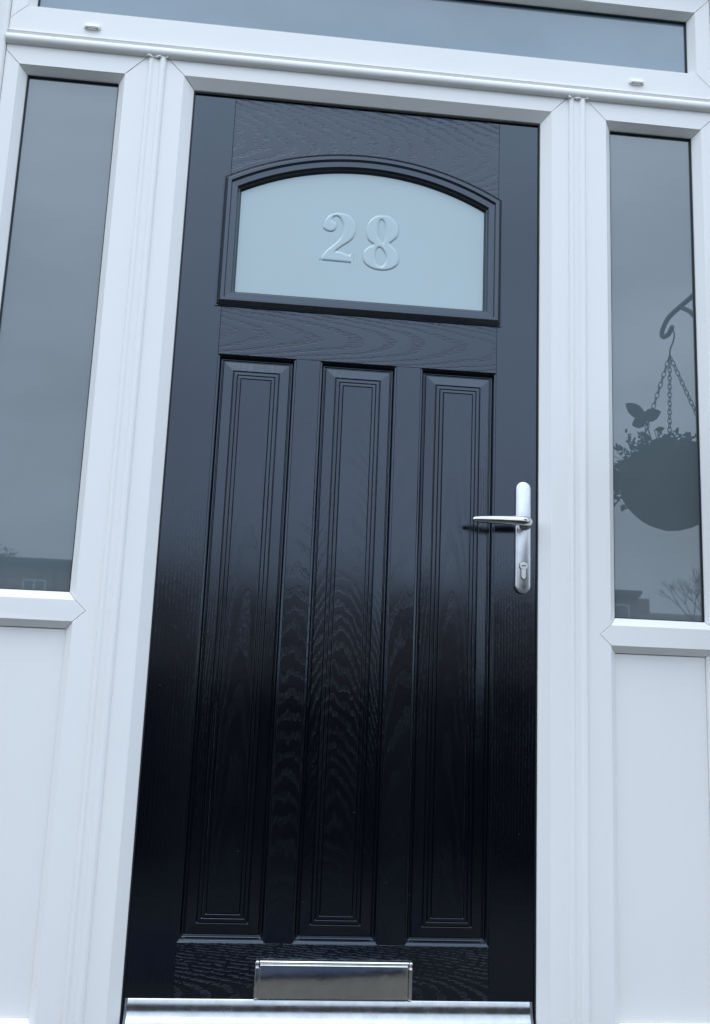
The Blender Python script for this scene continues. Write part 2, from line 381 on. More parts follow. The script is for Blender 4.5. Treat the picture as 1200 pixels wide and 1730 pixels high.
def side_unit(sgn, label, bevel_left):
    """sgn=-1 left unit, +1 right; modelled in mirrored coordinate u measured from the door axis x=0.4"""
    X = lambda u: 0.4 + sgn*u
    uo, ui = 0.8125, 0.4825            # outer and inner edge of the unit
    a, b = 0.7667, 0.5667              # clear opening
    fa, fb = a + 0.0150, b - 0.0155    # face edges of the bevels
    zt, zti = 1.9768, 1.9015; fzt = 1.9150
    zwb, fwb, fpt, zpt = 0.7600, 0.7435, 0.7017, 0.6868
    zpb, fpb, zb = -0.034, -0.049, -0.115
    t = thing('side_window', label, 'window', (X(0.6475), 0, zb), 'pair of sidelight windows flanking the door')
    g = GAP
    def P(pts): return [(X(u), z) for u, z in pts]
    def S(*q): return tuple((X(u), z) for u, z in q)
    # head: mitred at both ends
    k = (zt - fzt)
    # actual mitre goes from face-edge corner at 45 deg, up to the unit edge
    def mitre(fu, fz, du, dz): return (fu + du, fz + dz)
    ho = min(uo - fa, zt - fzt); hi = min(fb - ui, zt - fzt)
    oc = (fa + (uo-fa), fzt + (uo-fa)*1.0); 
    L1 = (uo, fzt + (uo-fa)) if fzt + (uo-fa) <= zt else (fa + (zt-fzt), zt)
    L2 = (fb - (zt-fzt), zt) if fb - (zt-fzt) >= ui else (ui, fzt + (fb-ui))
    # head
    hp = [(fa-g, fzt+0), (fb+g, fzt)]
    hp = [(fa - g, fzt), (fb + g, fzt), (L2[0]+g, L2[1])]
    if L2[1] < zt: hp.append((ui, zt))
    if L1[1] < zt: hp.append((uo, zt))
    hp.append((L1[0]-g, L1[1]))
    member('frame_head', P(hp), [S((fa-g,fzt),(fb+g,fzt),(a-g,zti),(b+g,zti))], t)
    # sill member
    s1 = (uo, fpb - (uo-fa)); s2 = (ui, fpb-(fb-ui))
    sp = [(fa-g, fpb), (fb+g, fpb), (fb+g-0.03, zb), (fa-g+0.03, zb)]
    member('frame_sill', P([(fa-g, fpb), (fb+g, fpb), (fb+g-0.055, fpb-0.055), (fb+g-0.055, zb), (fa-g+0.027, zb), (fa-g+0.027, fpb-0.027)]),
           [S((fa-g,fpb),(fb+g,fpb),(a-g,zpb),(b+g,zpb))], t)
    # transom rail with pointed weld ends
    tz = (fwb+fpt)/2; tip = (fwb-fpt)/2 + 0.002
    member('transom', P([(fa-g, fwb), (fb+g, fwb), (fb-tip+g*1.4, tz), (fb+g, fpt), (fa-g, fpt), (fa+tip-g*1.4, tz)]),
           [S((fa-g,fwb),(fb+g,fwb),(a-g,zwb),(b+g,zwb)), S((fa-g,fpt),(fb+g,fpt),(a-g,zpt),(b+g,zpt))], t)
    # jambs
    jo = [(fa, fzt-g), (L1[0], L1[1]-g), (uo, zt) if L1[1] >= zt else None, (uo, zb), (fa+0.027, zb), (fa+0.027, fpb-0.027), (fa, fpb+g), (fa, fpt-g), (fa+tip, tz), (fa, fwb+g)]
    jo = [p for p in jo if p]
    member('outer_jamb', P(jo), [S((fa,fzt-g),(fa,fwb+g),(a,zti-g),(a,zwb+g)), S((fa,fpt-g),(fa,fpb+g),(a,zpt-g),(a,zpb+g))], t)
    ji = [(fb, fzt-g), (L2[0], L2[1]-g), (ui, zt) if L2[1] >= zt else None, (ui, zb), (fb-0.055, zb), (fb-0.055, fpb-0.055), (fb, fpb+g), (fb, fpt-g), (fb-tip, tz), (fb, fwb+g)]
    ji = [p for p in ji if p]
    member('inner_jamb', P(ji), [S((fb,fzt-g),(fb,fwb+g),(b,zti-g),(b,zwb+g)), S((fb,fpt-g),(fb,fpb+g),(b,zpt-g),(b,zpb+g))], t)
    x0, x1 = sorted((X(a), X(b)))
    # gasket, pane, solid panel
    gasket(x0, x1, zwb, zti, t)
    bm = bmesh.new(); box(bm, x0+0.0005, x1-0.0005, 0.008, 0.032, zwb+0.0005, zti-0.0005)
    obj('pane', bm, M_pane, t)
    bm = bmesh.new(); box(bm, x0+0.0008, x1-0.0008, 0.004, 0.032, zpb+0.0005, zpt-0.0012); obj('infill_panel', bm, M_white, t)
    # outer edge trim (half-round)
    bm = bmesh.new()
    prof = [(uo+0.0005, YF+0.002), (uo+0.0005, YF-0.004), (uo+0.003, YF-0.008), (uo+0.008, YF-0.010), (uo+0.034, YF-0.010), (uo+0.040, YF-0.006), (uo+0.0415, YF+0.03)]
    rings(bm, [[(X(u), y, zb) for u, y in prof], [(X(u), y, 2.318) for u, y in prof]], True, True, True)
    obj('edge_trim', bm, M_white, t, smooth=False, bevel=0.001)
    return t
def gasket(x0, x1, z0, z1, t, y0=0.0022, y1=0.0078, w=0.0022):
    bm = bmesh.new()
    e = 0.0002
    o = [(x0+e,z0+e),(x1-e,z0+e),(x1-e,z1-e),(x0+e,z1-e)]; i = [(x0+w,z0+w),(x1-w,z0+w),(x1-w,z1-w),(x0+w,z1-w)]
    rs = [[(p[0], y0, p[1]) for p in o], [(p[0], y0+0.001, p[1]) for p in i], [(p[0], y1, p[1]) for p in i]]
    rings(bm, rs); obj('gasket', bm, M_gasket, t)
side_unit(-1, 'tall narrow window left of the black door, plain sky and brick house reflected', True)
side_unit(1, 'tall narrow window right of the black door, hanging basket reflected in it', False)

# door frame: head and two jambs
df = thing('door_frame', 'white plastic frame holding the black front door', 'door frame', (0.4, 0, -0.115))
g = GAP
fx0, fx1, fz = -0.0225, 0.8222, 1.9243
xo0, xo1, zt = -0.0821, 0.8821, 1.9764
h = zt - fz
member('frame_head', [(fx0+g, fz), (fx1-g, fz), (fx1+h-g, zt), (fx0-h+g, zt)], [((fx0+g,fz),(fx1-g,fz),(0+g,1.9022),(0.8-g,1.9022))], df)
for s in (0, 1):
    fx, xo, xi = (fx0, xo0, 0.0) if s == 0 else (fx1, xo1, 0.8)
    d = -1 if s == 0 else 1
    member('frame_jamb', [(fx, fz-g), (fx+d*h, zt-g), (xo, zt), (xo, -0.115), (fx, -0.115)], [((fx, fz-g), (fx, -0.115), (xi, 1.9022-g), (xi, -0.115))], df)
# black rubber seal round the leaf
bm = bmesh.new()
for (x0, x1, z0, z1) in ((0.0003, 0.0026, -0.06, 1.9018), (0.7974, 0.7997, -0.06, 1.9018)): box(bm, x0, x1, 0.0035, 0.011, z0, z1)
box(bm, 0.0028, 0.7972, 0.0035, 0.011, 1.8988, 1.9019)
obj('seal', bm, M_gasket, df)
# cover strips over the joints (two bumps and a valley)
def strip_profile(w):
    q = []
    for i in range(29):
        t = i/28; x = t*w
        def bumpf(c, r, hh): 
            d = abs(x-c)/r; return hh*math.sqrt(max(0, 1-d*d)) if d < 1 else 0
        y = max(0.0028, bumpf(w*0.16, w*0.16, 0.0065), bumpf(w*0.80, w*0.20, 0.0080))
        if i in (0, 28): y = 0.0002
        q.append((x, y))
    return q
for x0 in (-0.1033, 0.8610):
    pr = strip_profile(0.0410)
    bm = bmesh.new(); rings(bm, [[(x0+x, YF-y, -0.115) for x, y in pr] + [(x0+0.041, YF+0.001, -0.115), (x0, YF+0.001, -0.115)],
                                  [(x0+x, YF-y, 1.9605) for x, y in pr] + [(x0+0.041, YF+0.001, 1.9605), (x0, YF+0.001, 1.9605)]], True, True, True)
    o = obj('cover_strip', bm, M_white, df, smooth=True); e = o.modifiers.new('split', 'EDGE_SPLIT'); e.split_angle = R_(50)
# hardened silicone smear at the strip tops
def smear(x, w, z, s):
    bm = bmesh.new(); pts = [(x + w*(i/10) , YF-0.006-0.003*math.sin(i*1.3+s), z + 0.0012*math.sin(i*2.1+s)) for i in range(11)]
    tube(bm, pts, [0.0012+0.0016*abs(math.sin(i*0.9+s)) for i in range(11)], 8); obj('sealant_bead', bm, M_white, df, smooth=True)
smear(-0.1055, 0.046, 1.9590, 0.3); smear(0.8590, 0.046, 1.9590, 1.2)

# top window
tw = thing('top_window', 'wide horizontal window pane across the top above the door', 'window', (0.4, 0, 1.977))
zb0, ztop = 1.9772, 2.318
a0, a1, b0, b1 = -0.3627, 1.1627, 2.0690, 2.2134
fa0, fa1, fb0, fb1 = a0-0.0150, a1+0.0125, b0-0.0100, b1+0.0120
xo0, xo1 = -0.4125, 1.2125
m0, m1 = fa0-xo0, xo1-fa1
member('frame_sill', [(fa0+g, fb0), (fa1-g, fb0), (xo1, fb0-m1+g), (xo1, zb0), (xo0, zb0), (xo0, fb0-m0+g)], [((fa0+g,fb0),(fa1-g,fb0),(a0+g,b0),(a1-g,b0))], tw)
member('frame_head', [(fa0+g, fb1), (fa1-g, fb1), (xo1, fb1+m1), (xo1, ztop), (xo0, ztop), (xo0, fb1+m0)], [((fa0+g,fb1),(fa1-g,fb1),(a0+g,b1),(a1-g,b1))], tw)
member('frame_jamb', [(fa0, fb0+g), (fa0, fb1-g), (xo0, fb1+m0-g), (xo0, fb0-m0+2*g)], [((fa0,fb0+g),(fa0,fb1-g),(a0,b0+g),(a0,b1-g))], tw)
member('frame_jamb', [(fa1, fb0+g), (fa1, fb1-g), (xo1, fb1+m1-g), (xo1, fb0-m1+2*g)], [((fa1,fb0+g),(fa1,fb1-g),(a1,b0+g),(a1,b1-g))], tw)
gasket(a0, a1, b0, b1, tw)
bm = bmesh.new(); box(bm, a0+0.0005, a1-0.0005, 0.008, 0.032, b0+0.0005, b1-0.0005); obj('pane', bm, M_panet, tw)
# horizontal half-round bead with a cove above it
prof = [(1.9945, 0.0003), (1.9935, 0.0050), (1.9918, 0.0058), (1.9905, 0.0050), (1.9870, 0.0022), (1.9835, 0.0010), (1.9828, 0.0050)]
for i in range(11):
    t = math.pi/2 * 1.0 - i/10*math.pi*0.98
    prof.append((1.9716 + 0.0112*math.sin(t), 0.0040 + 0.0095*math.cos(t) if math.cos(t) > 0 else 0.0040))
prof += [(1.9600, 0.0003)]
bm = bmesh.new(); pa = [(z, YF-y) for z, y in prof] + [(1.9600, YF+0.001), (1.9945, YF+0.001)]
rings(bm, [[(-0.4125, y, z) for z, y in pa], [(1.2125, y, z) for z, y in pa]], True, True, True)
o = obj('cover_bead', bm, M_white, tw, smooth=True); e = o.modifiers.new('split', 'EDGE_SPLIT'); e.split_angle = R_(40)
# drain caps
for xc in (-0.2320, 1.0260):
    bm = bmesh.new(); zc = 2.0215
    # hooded cap: wide at the wall, lip at the bottom
    sec = [(-0.0072, 0.0), (-0.0068, 0.0070), (-0.0040, 0.0088), (0.0050, 0.0050), (0.0085, 0.0)]
    rs = []
    for i in range(9):
        t = i/8*2-1; k = (1-abs(t)**5)**0.5*0.9+0.1
        rs.append([(xc + t*0.0190, YF - d*k + 0.0002, zc + z*(0.55+0.45*k)) for z, d in sec])
    rings(bm, rs, True, True, True); dc = obj('drain_cap', bm, M_white, tw, smooth=False)
    bm = bmesh.new(); box(bm, xc-0.013, xc+0.013, YF-0.0068, YF-0.0015, zc-0.0069, zc-0.0064); obj('drain_slot', bm, simple('drain_slot_brown', (0.30, 0.24, 0.20), 0.8), dc)
# ================================================================ FRONT DOOR
DY = 0.008; DB = 0.052
door = thing('front_door', 'black wood-grain front door with three tall panels and an arched frosted pane numbered 28', 'door', (0.4, 0.03, -0.02))
xs0, xs1 = 0.0945, 0.7055
pz0, pz1 = 0.1005, 1.2880
PX = [(0.0945, 0.2635), (0.3155, 0.4835), (0.5365, 0.7055)]
q = 0.0002
def plank(name, pts, mat):
    bm = bmesh.new(); slab(bm, pts, DY, DB); return obj(name, bm, mat, door, bevel=0.0004, segs=1)
plank('stile', [(-0.012, -0.05), (xs0-q, -0.05), (xs0-q, 1.915), (-0.012, 1.915)], M_stl)
plank('stile', [(xs1+q, -0.05), (0.812, -0.05), (0.812, 1.915), (xs1+q, 1.915)], M_str)
# arch geometry: outer and inner outlines sampled alike
CX = 0.3975
def arch(x0, x1, zs, zp, n=48):
    half = (x1-x0)/2; sag = zp-zs; Rr = (half*half+sag*sag)/(2*sag); cz = zp-Rr; cx = (x0+x1)/2
    an = math.asin(half/Rr)
    return [(cx + Rr*math.sin(an - 2*an*i/n), cz + Rr*math.cos(an - 2*an*i/n)) for i in range(n+1)]
def outline(x0, x1, zb, zs, zp): return [(x0, zb), (x1, zb)] + arch(x0, x1, zs, zp)
OUT = outline(0.0800, 0.7150, 1.3960, 1.7015, 1.7840)
INN = outline(0.1210, 0.6725, 1.4340, 1.6705, 1.7390)
def blend(s): return [(o[0]*(1-s)+i[0]*s, o[1]*(1-s)+i[1]*s) for o, i in zip(OUT, INN)]
hole = blend(0.35)
ha = [p for p in hole[2:] if xs0+0.0005 < p[0] < xs1-0.0005]      # right to left
hx0, hx1, hz = max(xs0, hole[0][0]), min(xs1, hole[1][0]), hole[0][1]
plank('rail', [(xs0+q, hole[-1][1]-0.002)] + ha[::-1] + [(xs1-q, hole[2][1]-0.002), (xs1-q, 1.915), (xs0+q, 1.915)], M_top)
plank('rail', [(xs0+q, pz1), (xs1-q, pz1), (xs1-q, hz), (xs0+q, hz)], M_mid)
plank('rail', [(xs0+q, -0.05), (xs1-q, -0.05), (xs1-q, pz0), (xs0+q, pz0)], M_bot)
for i, (a, b) in enumerate(((PX[0][1], PX[1][0]), (PX[1][1], PX[2][0]))):
    plank('muntin', [(a+q, pz0+q), (b-q, pz0+q), (b-q, pz1-q), (a+q, pz1-q)], (M_mu1, M_mu2)[i])
bm = bmesh.new(); box(bm, -0.0115, 0.8115, 0.0525, 0.060, -0.05, 1.914); obj('inner_skin', bm, M_dark, door)

# moulded panels
PROF = [(0.0002, 0.0006), (0.0012, 0.0012), (0.0040, 0.0022), (0.0052, 0.0042), (0.0080, 0.0098), (0.0092, 0.0104), (0.0100, 0.0100), (0.0112, 0.0122), (0.0128, 0.0122),
        (0.0140, 0.0095), (0.0338, 0.0052), (0.0350, 0.0078), (0.0362, 0.0078), (0.0372, 0.0042), (0.0430, 0.0036), (0.0438, 0.0056), (0.0446, 0.0056), (0.0454, 0.0028),
        (0.0510, 0.0022), (0.0518, 0.0040), (0.0526, 0.0040), (0.0534, 0.0010)]
for i, (a, b) in enumerate(PX):
    bm = bmesh.new(); rs = []
    for v, d in PROF:
        rs.append([(a+v, DY+d, pz0+v), (b-v, DY+d, pz0+v), (b-v, DY+d, pz1-v), (a+v, DY+d, pz1-v)])
    vs = rings(bm, rs, True, False, True)
    v0 = vs[0]; bk = [bm.verts.new((v.co.x, DB-0.002, v.co.z)) for v in v0]
    for k in range(4): bm.faces.new((v0[k], bk[k], bk[(k+1)%4], v0[(k+1)%4]))
    bm.faces.new(bk)
    obj('panel', bm, M_pn[i], door, bevel=0.00035, segs=1, ang=20)

# glazing cassette with its arched top
cs = thing('glazed_opening', None, None, (CX, DY, 1.396)); cs.parent = door; cs.location = Vector((CX, DY, 1.396)) - door.location
CP = [(0.0, 0.0), (0.0, 0.0026), (0.035, 0.0034), (0.050, 0.0022), (0.085, 0.0030), (0.250, 0.0125), (0.275, 0.0138), (0.440, 0.0136), (0.465, 0.0120), (0.500, 0.0090), (0.520, 0.0088),
      (0.780, 0.0082), (0.800, 0.0072), (0.870, 0.0030), (0.895, 0.0030), (0.910, 0.0016), (0.985, -0.0030), (1.0, -0.0045), (1.0, -0.0080)]
bm = bmesh.new(); rings(bm, [[(x, DY-h, z) for x, z in blend(s)] for s, h in CP], True)
# give the moulding a back
cas = obj('cassette', bm, M_cas, cs, bevel=0.0005, segs=1, ang=25)
gy = DY + 0.0040
gl = blend(0.97)
bm = bmesh.new(); slab(bm, gl, gy, gy+0.020); pane = obj('frosted_pane', bm, M_frost, cs)

# numerals cut into the pane: outlines digitised as closed curves with chamfered edges
def digit(name, outer, holes, ox, oz, s, depth=0.00024, ch=0.0058):
    cu = bpy.data.curves.new(name, 'CURVE'); cu.dimensions = '2D'; cu.fill_mode = 'BOTH'
    for lp, sharp in [(outer, True)] + [(h, False) for h in holes]:
        P = smooth_pts([(x, y, 0) for x, y in lp], 6, True)
        sp = cu.splines.new('POLY'); sp.points.add(len(P)-1); sp.use_cyclic_u = True
        for k, p in enumerate(P): sp.points[k].co = ((p.x)*s, -(p.y)*s, 0, 1)
    cu.extrude = 0.0002; cu.bevel_depth = ch; cu.bevel_resolution = 0; cu.offset = -ch*0.68
    tmp = bpy.data.objects.new('tmp', cu); link(tmp); dg = bpy.context.evaluated_depsgraph_get(); dg.update()
    me = bpy.data.meshes.new_from_object(tmp.evaluated_get(dg)); bpy.data.objects.remove(tmp)
    fl = depth/ch
    # curve lies in XY facing +Z; turn to XZ facing -Y and flatten the relief
    for v in me.vertices: v.co = Vector((v.co.x + ox, gy - v.co.z*fl, v.co.y + oz)) - Vector((CX, DY, 1.396))
    me.materials.clear(); me.materials.append(M_digit); me.update()
    o = bpy.data.objects.new(name, me); link(o, pane); return o
S_ = 0.000182
two = [(128,430),(150,335),(215,265),(320,238),(430,258),(508,335),(528,450),(500,545),(440,615),(370,668),(310,722),(285,752),(330,748),(400,770),(455,785),(484,770),(500,770),(508,800),(508,872),(500,878),
       (320,876),(125,872),(116,862),(125,830),(180,745),(270,655),(340,575),(372,490),(372,390),(335,310),(285,278),(240,300),(228,345),(262,362),(285,405),(275,455),(235,488),(180,485),(140,462)]
eight = [(830,262),(925,280),(1000,350),(1025,440),(1010,530),(950,600),(915,640),(985,700),(1035,790),(1030,890),(965,955),(880,985),(810,990),(720,975),(640,930),(598,860),(605,770),(660,700),(730,665),(670,620),(635,550),(630,450),(665,350),(735,285)]
h1 = [(815,320),(855,370),(868,470),(862,560),(835,640),(790,590),(768,520),(765,430),(780,350)]
h2 = [(800,690),(850,730),(885,800),(885,870),(850,930),(815,945),(770,920),(745,850),(745,770),(765,710)]
digit('numeral', two, [], 0.3081-0.000187*128, 1.6400+S_*240, S_)
digit('numeral', eight, [h1, h2], 0.3991-S_*598, 1.6440+S_*262, S_)

# ---- lever handle
ha_ = thing('handle', None, None, (0.767, DY, 0.9235)); ha_.parent = door; ha_.location = Vector((0.767, DY, 0.9235)) - door.location
hx, hw_, z0, z1 = 0.7670, 0.0170, 0.8022, 1.0448
def stadium(inset, y):
    r = hw_-inset; pts = []
    for i in range(17): a = math.pi*i/16; pts.append((hx + r*math.cos(a), y, z1-hw_ + r*math.sin(a)))
    for i in range(17): a = math.pi + math.pi*i/16; pts.append((hx + r*math.cos(a), y, z0+hw_ + r*math.sin(a)))
    return pts
bm = bmesh.new(); rings(bm, [stadium(0, DY), stadium(0, DY-0.0055), stadium(0.0006, DY-0.0075), stadium(0.0018, DY-0.0088), stadium(0.0035, DY-0.0094)], True, True, True)
bp = obj('backplate', bm, M_bplate, ha_, smooth=True); e = bp.modifiers.new('split', 'EDGE_SPLIT'); e.split_angle = R_(35)
py = DY-0.0094
# lever: neck out of the plate, elbow, tapering arm to the left
path = smooth_pts([(0.7700, py+0.004, 0.9520), (0.7702, py-0.014, 0.9520), (0.7680, py-0.028, 0.9516), (0.7560, py-0.0400, 0.9508), (0.7350, py-0.0440, 0.9500), (0.7000, py-0.0455, 0.9494), (0.6660, py-0.0445, 0.9487), (0.6455, py-0.0425, 0.9482)], 6)
n = len(path); rv = []; rh = []
for i in range(n):
    t = i/(n-1)
    if t < 0.25: v, hh = 0.0098, 0.0098
    else:
        k = (t-0.25)/0.75; v = 0.0108 + 0.0004*k - 0.0058*k*k; hh = 0.0098 - 0.0036*k
    rv.append(v); rh.append(hh)
for k, fct in ((1, 0.45), (2, 0.80), (3, 0.95)): rv[-k] *= fct; rh[-k] *= fct
bm = bmesh.new(); tube(bm, path, rh, 20, rv); lev = obj('lever', bm, M_chrome, ha_, smooth=True); lev.modifiers.new('sub', 'SUBSURF').levels = 1; lev.modifiers['sub'].render_levels = 1
bm = bmesh.new()
def disc(r, y, cx, cz, n=28): return [(cx + r*math.cos(2*math.pi*i/n), y, cz + r*math.sin(2*math.pi*i/n)) for i in range(n)]
rings(bm, [disc(0.0138, py+0.001, 0.7700, 0.9520), disc(0.0138, py-0.003, 0.7700, 0.9520), disc(0.0125, py-0.0050, 0.7700, 0.9520), disc(0.0105, py-0.0055, 0.7700, 0.9520)], True, True, True)
obj('collar', bm, M_chrome, ha_, smooth=True).modifiers.new('split', 'EDGE_SPLIT').split_angle = R_(35)
# cylinder: euro profile outline, plug and key slot
cxl, czl = 0.7672, 0.8610
def euro(r, w, low, y):
    pts = []
    a0 = math.asin(w/r)
    for i in range(25):
        a = -math.pi/2 + a0 + (2*math.pi-2*a0)*i/24; pts.append((cxl + r*math.cos(a), y, czl + r*math.sin(a)))
    for i in range(9):
        a = math.pi + math.pi*i/8; pts.append((cxl + w*math.cos(a), y, czl - low + w + w*math.sin(a)))
    return pts
bm = bmesh.new(); rings(bm, [euro(0.0100, 0.0062, 0.0292, py+0.0002), euro(0.0100, 0.0062, 0.0292, py-0.0003), euro(0.0094, 0.0056, 0.0286, py-0.0003)], True, False, True)
obj('escutcheon_gap', bm, M_dark, ha_)
bm = bmesh.new(); rings(bm, [euro(0.0090, 0.0050, 0.0280, py+0.0002), euro(0.0090, 0.0050, 0.0280, py-0.0026), euro(0.0085, 0.0045, 0.0275, py-0.0031)], True, False, True)
cyl = obj('lock_cylinder', bm, chrome('satin_nickel', 0.28, (0.72, 0.71, 0.68)), ha_)
bm = bmesh.new(); rings(bm, [disc(0.0072, py-0.0030, cxl, czl), disc(0.0072, py-0.0036, cxl, czl), disc(0.0068, py-0.0040, cxl, czl)], True, False, True)
obj('plug', bm, bpy.data.materials['satin_nickel'], cyl)
bm = bmesh.new(); box(bm, cxl-0.0046, cxl+0.0046, py-0.0043, py-0.0039, czl-0.0009, czl+0.0011); obj('key_slot', bm, M_dark, cyl)

# ---- letter plate
lp = thing('letter_plate', None, None, (0.4, DY, 0.037)); lp.parent = door; lp.location = Vector((0.4, DY, 0.037)) - door.location
lx0, lx1, lz0, lz1 = 0.2478, 0.5535, 0.0022, 0.0722
bm = bmesh.new(); box(bm, lx0, lx1, DY-0.0035, DY+0.0005, lz0, lz1-0.0045); obj('surround', bm, M_plate, lp, bevel=0.0012, segs=3)
bm = bmesh.new(); box(bm, lx0+0.0090, lx1-0.0090, DY-0.0092, DY-0.0042, lz0+0.0022, lz1-0.0070); obj('flap', bm, M_plate, lp, bevel=0.0014, segs=3)
bm = bmesh.new(); tube(bm, [(lx0+0.0086, DY-0.0058, lz1-0.0034), (lx1-0.0086, DY-0.0058, lz1-0.0034)], 0.0034, 14); obj('hinge_bar', bm, M_plate, lp, smooth=True).modifiers.new('split', 'EDGE_SPLIT').split_angle = R_(40)
for x in (lx0+0.0005, lx1-0.0075):
    bm = bmesh.new(); box(bm, x, x+0.0070, DY-0.0088, DY-0.0036, lz0+0.0012, lz1-0.0120); obj('end_bracket', bm, M_plate, lp, bevel=0.0012, segs=2)
    bm = bmesh.new(); tube(bm, [(x+0.0005, DY-0.0060, lz1-0.0036), (x+0.0065, DY-0.0060, lz1-0.0036)], 0.0036, 14); obj('hinge_cap', bm, M_plate if x < 0.3 else M_plate, lp, smooth=True)
    xn = lx0+0.0078 if x < 0.3 else lx1-0.0086
    bm = bmesh.new(); box(bm, xn-0.0006, xn+0.0014, DY-0.0080, DY-0.0036, lz1-0.0125, lz1-0.0015); obj('hinge_notch', bm, M_dark, lp)

# ---- rain deflector across the foot of the leaf (cove shape)
rd = thing('weather_bar', None, None, (0.4, DY, -0.03)); rd.parent = door; rd.location = Vector((0.4, DY, -0.03)) - door.location
pf = [(DY-0.0002, 0.0006), (DY-0.0006, 0.0006), (DY-0.0014, -0.0002), (DY-0.0018, -0.0008), (DY-0.0050, -0.0120)]
for i in range(1, 15):
    a = R_(80) * i/14
    pf.append((DY-0.0050 - 0.036*(1-math.cos(a))*0.86, -0.0120 - 0.0320*math.sin(a)))
pf += [(DY-0.0420, -0.0440), (DY-0.0420, -0.0490), (DY-0.0002, -0.0490)]
bm = bmesh.new(); rings(bm, [[(0.0118, y, z) for y, z in pf], [(0.7880, y, z) for y, z in pf]], True, True, True)
obj('deflector', bm, M_alu, rd, smooth=True).modifiers.new('split', 'EDGE_SPLIT').split_angle = R_(28)
for x0, x1 in ((0.0068, 0.0117), (0.7881, 0.7930)):
    bm = bmesh.new(); rings(bm, [[(x0, y-0.0003, z) for y, z in pf], [(x1, y-0.0003, z) for y, z in pf]], True, True, True)
    obj('end_cap', bm, simple('grey_plastic_cap', (0.10, 0.11, 0.13), 0.45) if x0 < 0.1 else bpy.data.materials['grey_plastic_cap'], rd)
# threshold below the leaf
bm = bmesh.new(); box(bm, -0.0220, 0.8215, -0.030, 0.0600, -0.114, -0.0565); th = obj('threshold', bm, M_alu, df, bevel=0.002)

# ================================================================ HANGING BASKET ON THE WALL TO THE RIGHT
BX, BY = 1.273, -0.350
br = thing('wall_bracket', 'black iron basket bracket mirrored in the right-hand window glass', 'bracket', (BX, -0.056, 1.50))
bm = bmesh.new(); box(bm, BX-0.010, BX+0.010, -0.061, -0.0552, 1.38, 1.66); obj('wall_plate', bm, M_iron, br, bevel=0.001)
curl = [(BX, -0.060, 1.612), (BX, -0.20, 1.613), (BX, -0.30, 1.614), (BX, -0.345, 1.608), (BX, -0.368, 1.592), (BX, -0.374, 1.572), (BX, -0.362, 1.558), (BX, -0.345, 1.560), (BX, -0.340, 1.574), (BX, -0.350, 1.582)]
curl = [(x + (0 if i < 3 else -0.004*(i-2) if i < 6 else -0.012 + 0.006*(i-6)), y, z) for i, (x, y, z) in enumerate(curl)]
bm = bmesh.new(); P = smooth_pts(curl, 6); tube(bm, P, 0.0066, 8, 0.0066, up=Vector((1,0,0))); obj('arm', bm, M_iron, br, smooth=True)
bm = bmesh.new(); tube(bm, smooth_pts([(BX, -0.062, 1.43), (BX, -0.12, 1.48), (BX, -0.19, 1.54), (BX, -0.235, 1.580), (BX, -0.275, 1.606)], 5), 0.006, 8, up=Vector((1,0,0))); obj('brace', bm, M_iron, br, smooth=True)

hb = thing('hanging_basket', 'leafy hanging basket on three chains, mirrored in the right-hand window', 'hanging basket', (BX, BY, 1.02))
bm = bmesh.new(); tube(bm, smooth_pts([(BX-0.006, BY+0.004, 1.572), (BX+0.006, BY, 1.578), (BX+0.012, BY, 1.562), (BX+0.008, BY, 1.540), (BX, BY, 1.520), (BX-0.002, BY, 1.502)], 6), 0.0022, 6, up=Vector((0,1,0))); obj('hook', bm, M_iron, hb, smooth=True)
bm = bmesh.new(); rs = []
for k in range(14):
    t = k/13; r = 0.008 + 0.130*math.sin(t*math.pi/2)**1.12; z = 1.0245 + 0.135*(1-math.cos(t*math.pi/2))**1.0
    rs.append([(BX + r*math.cos(a*2*math.pi/36)*(1+0.012*math.sin(a*5+k)), BY + r*math.sin(a*2*math.pi/36), z + 0.002*math.sin(a*1.7)) for a in range(36)])
rs.append([(BX + 0.132*math.cos(a*2*math.pi/36), BY + 0.132*math.sin(a*2*math.pi/36), 1.160) for a in range(36)])
rings(bm, rs, True, True, True); obj('liner', bm, M_wicker, hb, smooth=True)
def chain(a0, a1):
    a0, a1 = Vector(a0), Vector(a1); L = (a1-a0).length; nl = int(L/0.0146); bm = bmesh.new(); d = (a1-a0).normalized()
    s = d.cross(Vector((0,1,0.1))).normalized(); w = s.cross(d)
    for i in range(nl):
        c = a0 + d*(i+0.5)*L/nl; u = (s if i % 2 else w)*1.0; u2 = (s + w)*0.5 if False else u
        pts = [c + d*0.0098*math.cos(t*2*math.pi/12) + u2*0.0050*math.sin(t*2*math.pi/12) for t in range(12)]
        rsx = []
        nn = d.cross(u2).normalized()
        for t in range(12):
            rad = (pts[t]-c).normalized()
            rsx.append([pts[t] + rad*0.00145*math.cos(k*2*math.pi/5) + nn*0.00145*math.sin(k*2*math.pi/5) for k in range(5)])
        rings(bm, rsx + [rsx[0]], True)
    bmesh.ops.remove_doubles(bm, verts=bm.verts, dist=1e-6)
    obj('chain', bm, M_iron, hb)
for a in (R_(118), R_(242), R_(0)):
    chain((BX-0.002, BY, 1.500), (BX + 0.142*math.cos(a), BY + 0.142*math.sin(a), 1.178))
M_leafb = simple('dark_basket_leaf', (0.070, 0.110, 0.050), 0.5, var=0.35, vscale=30)
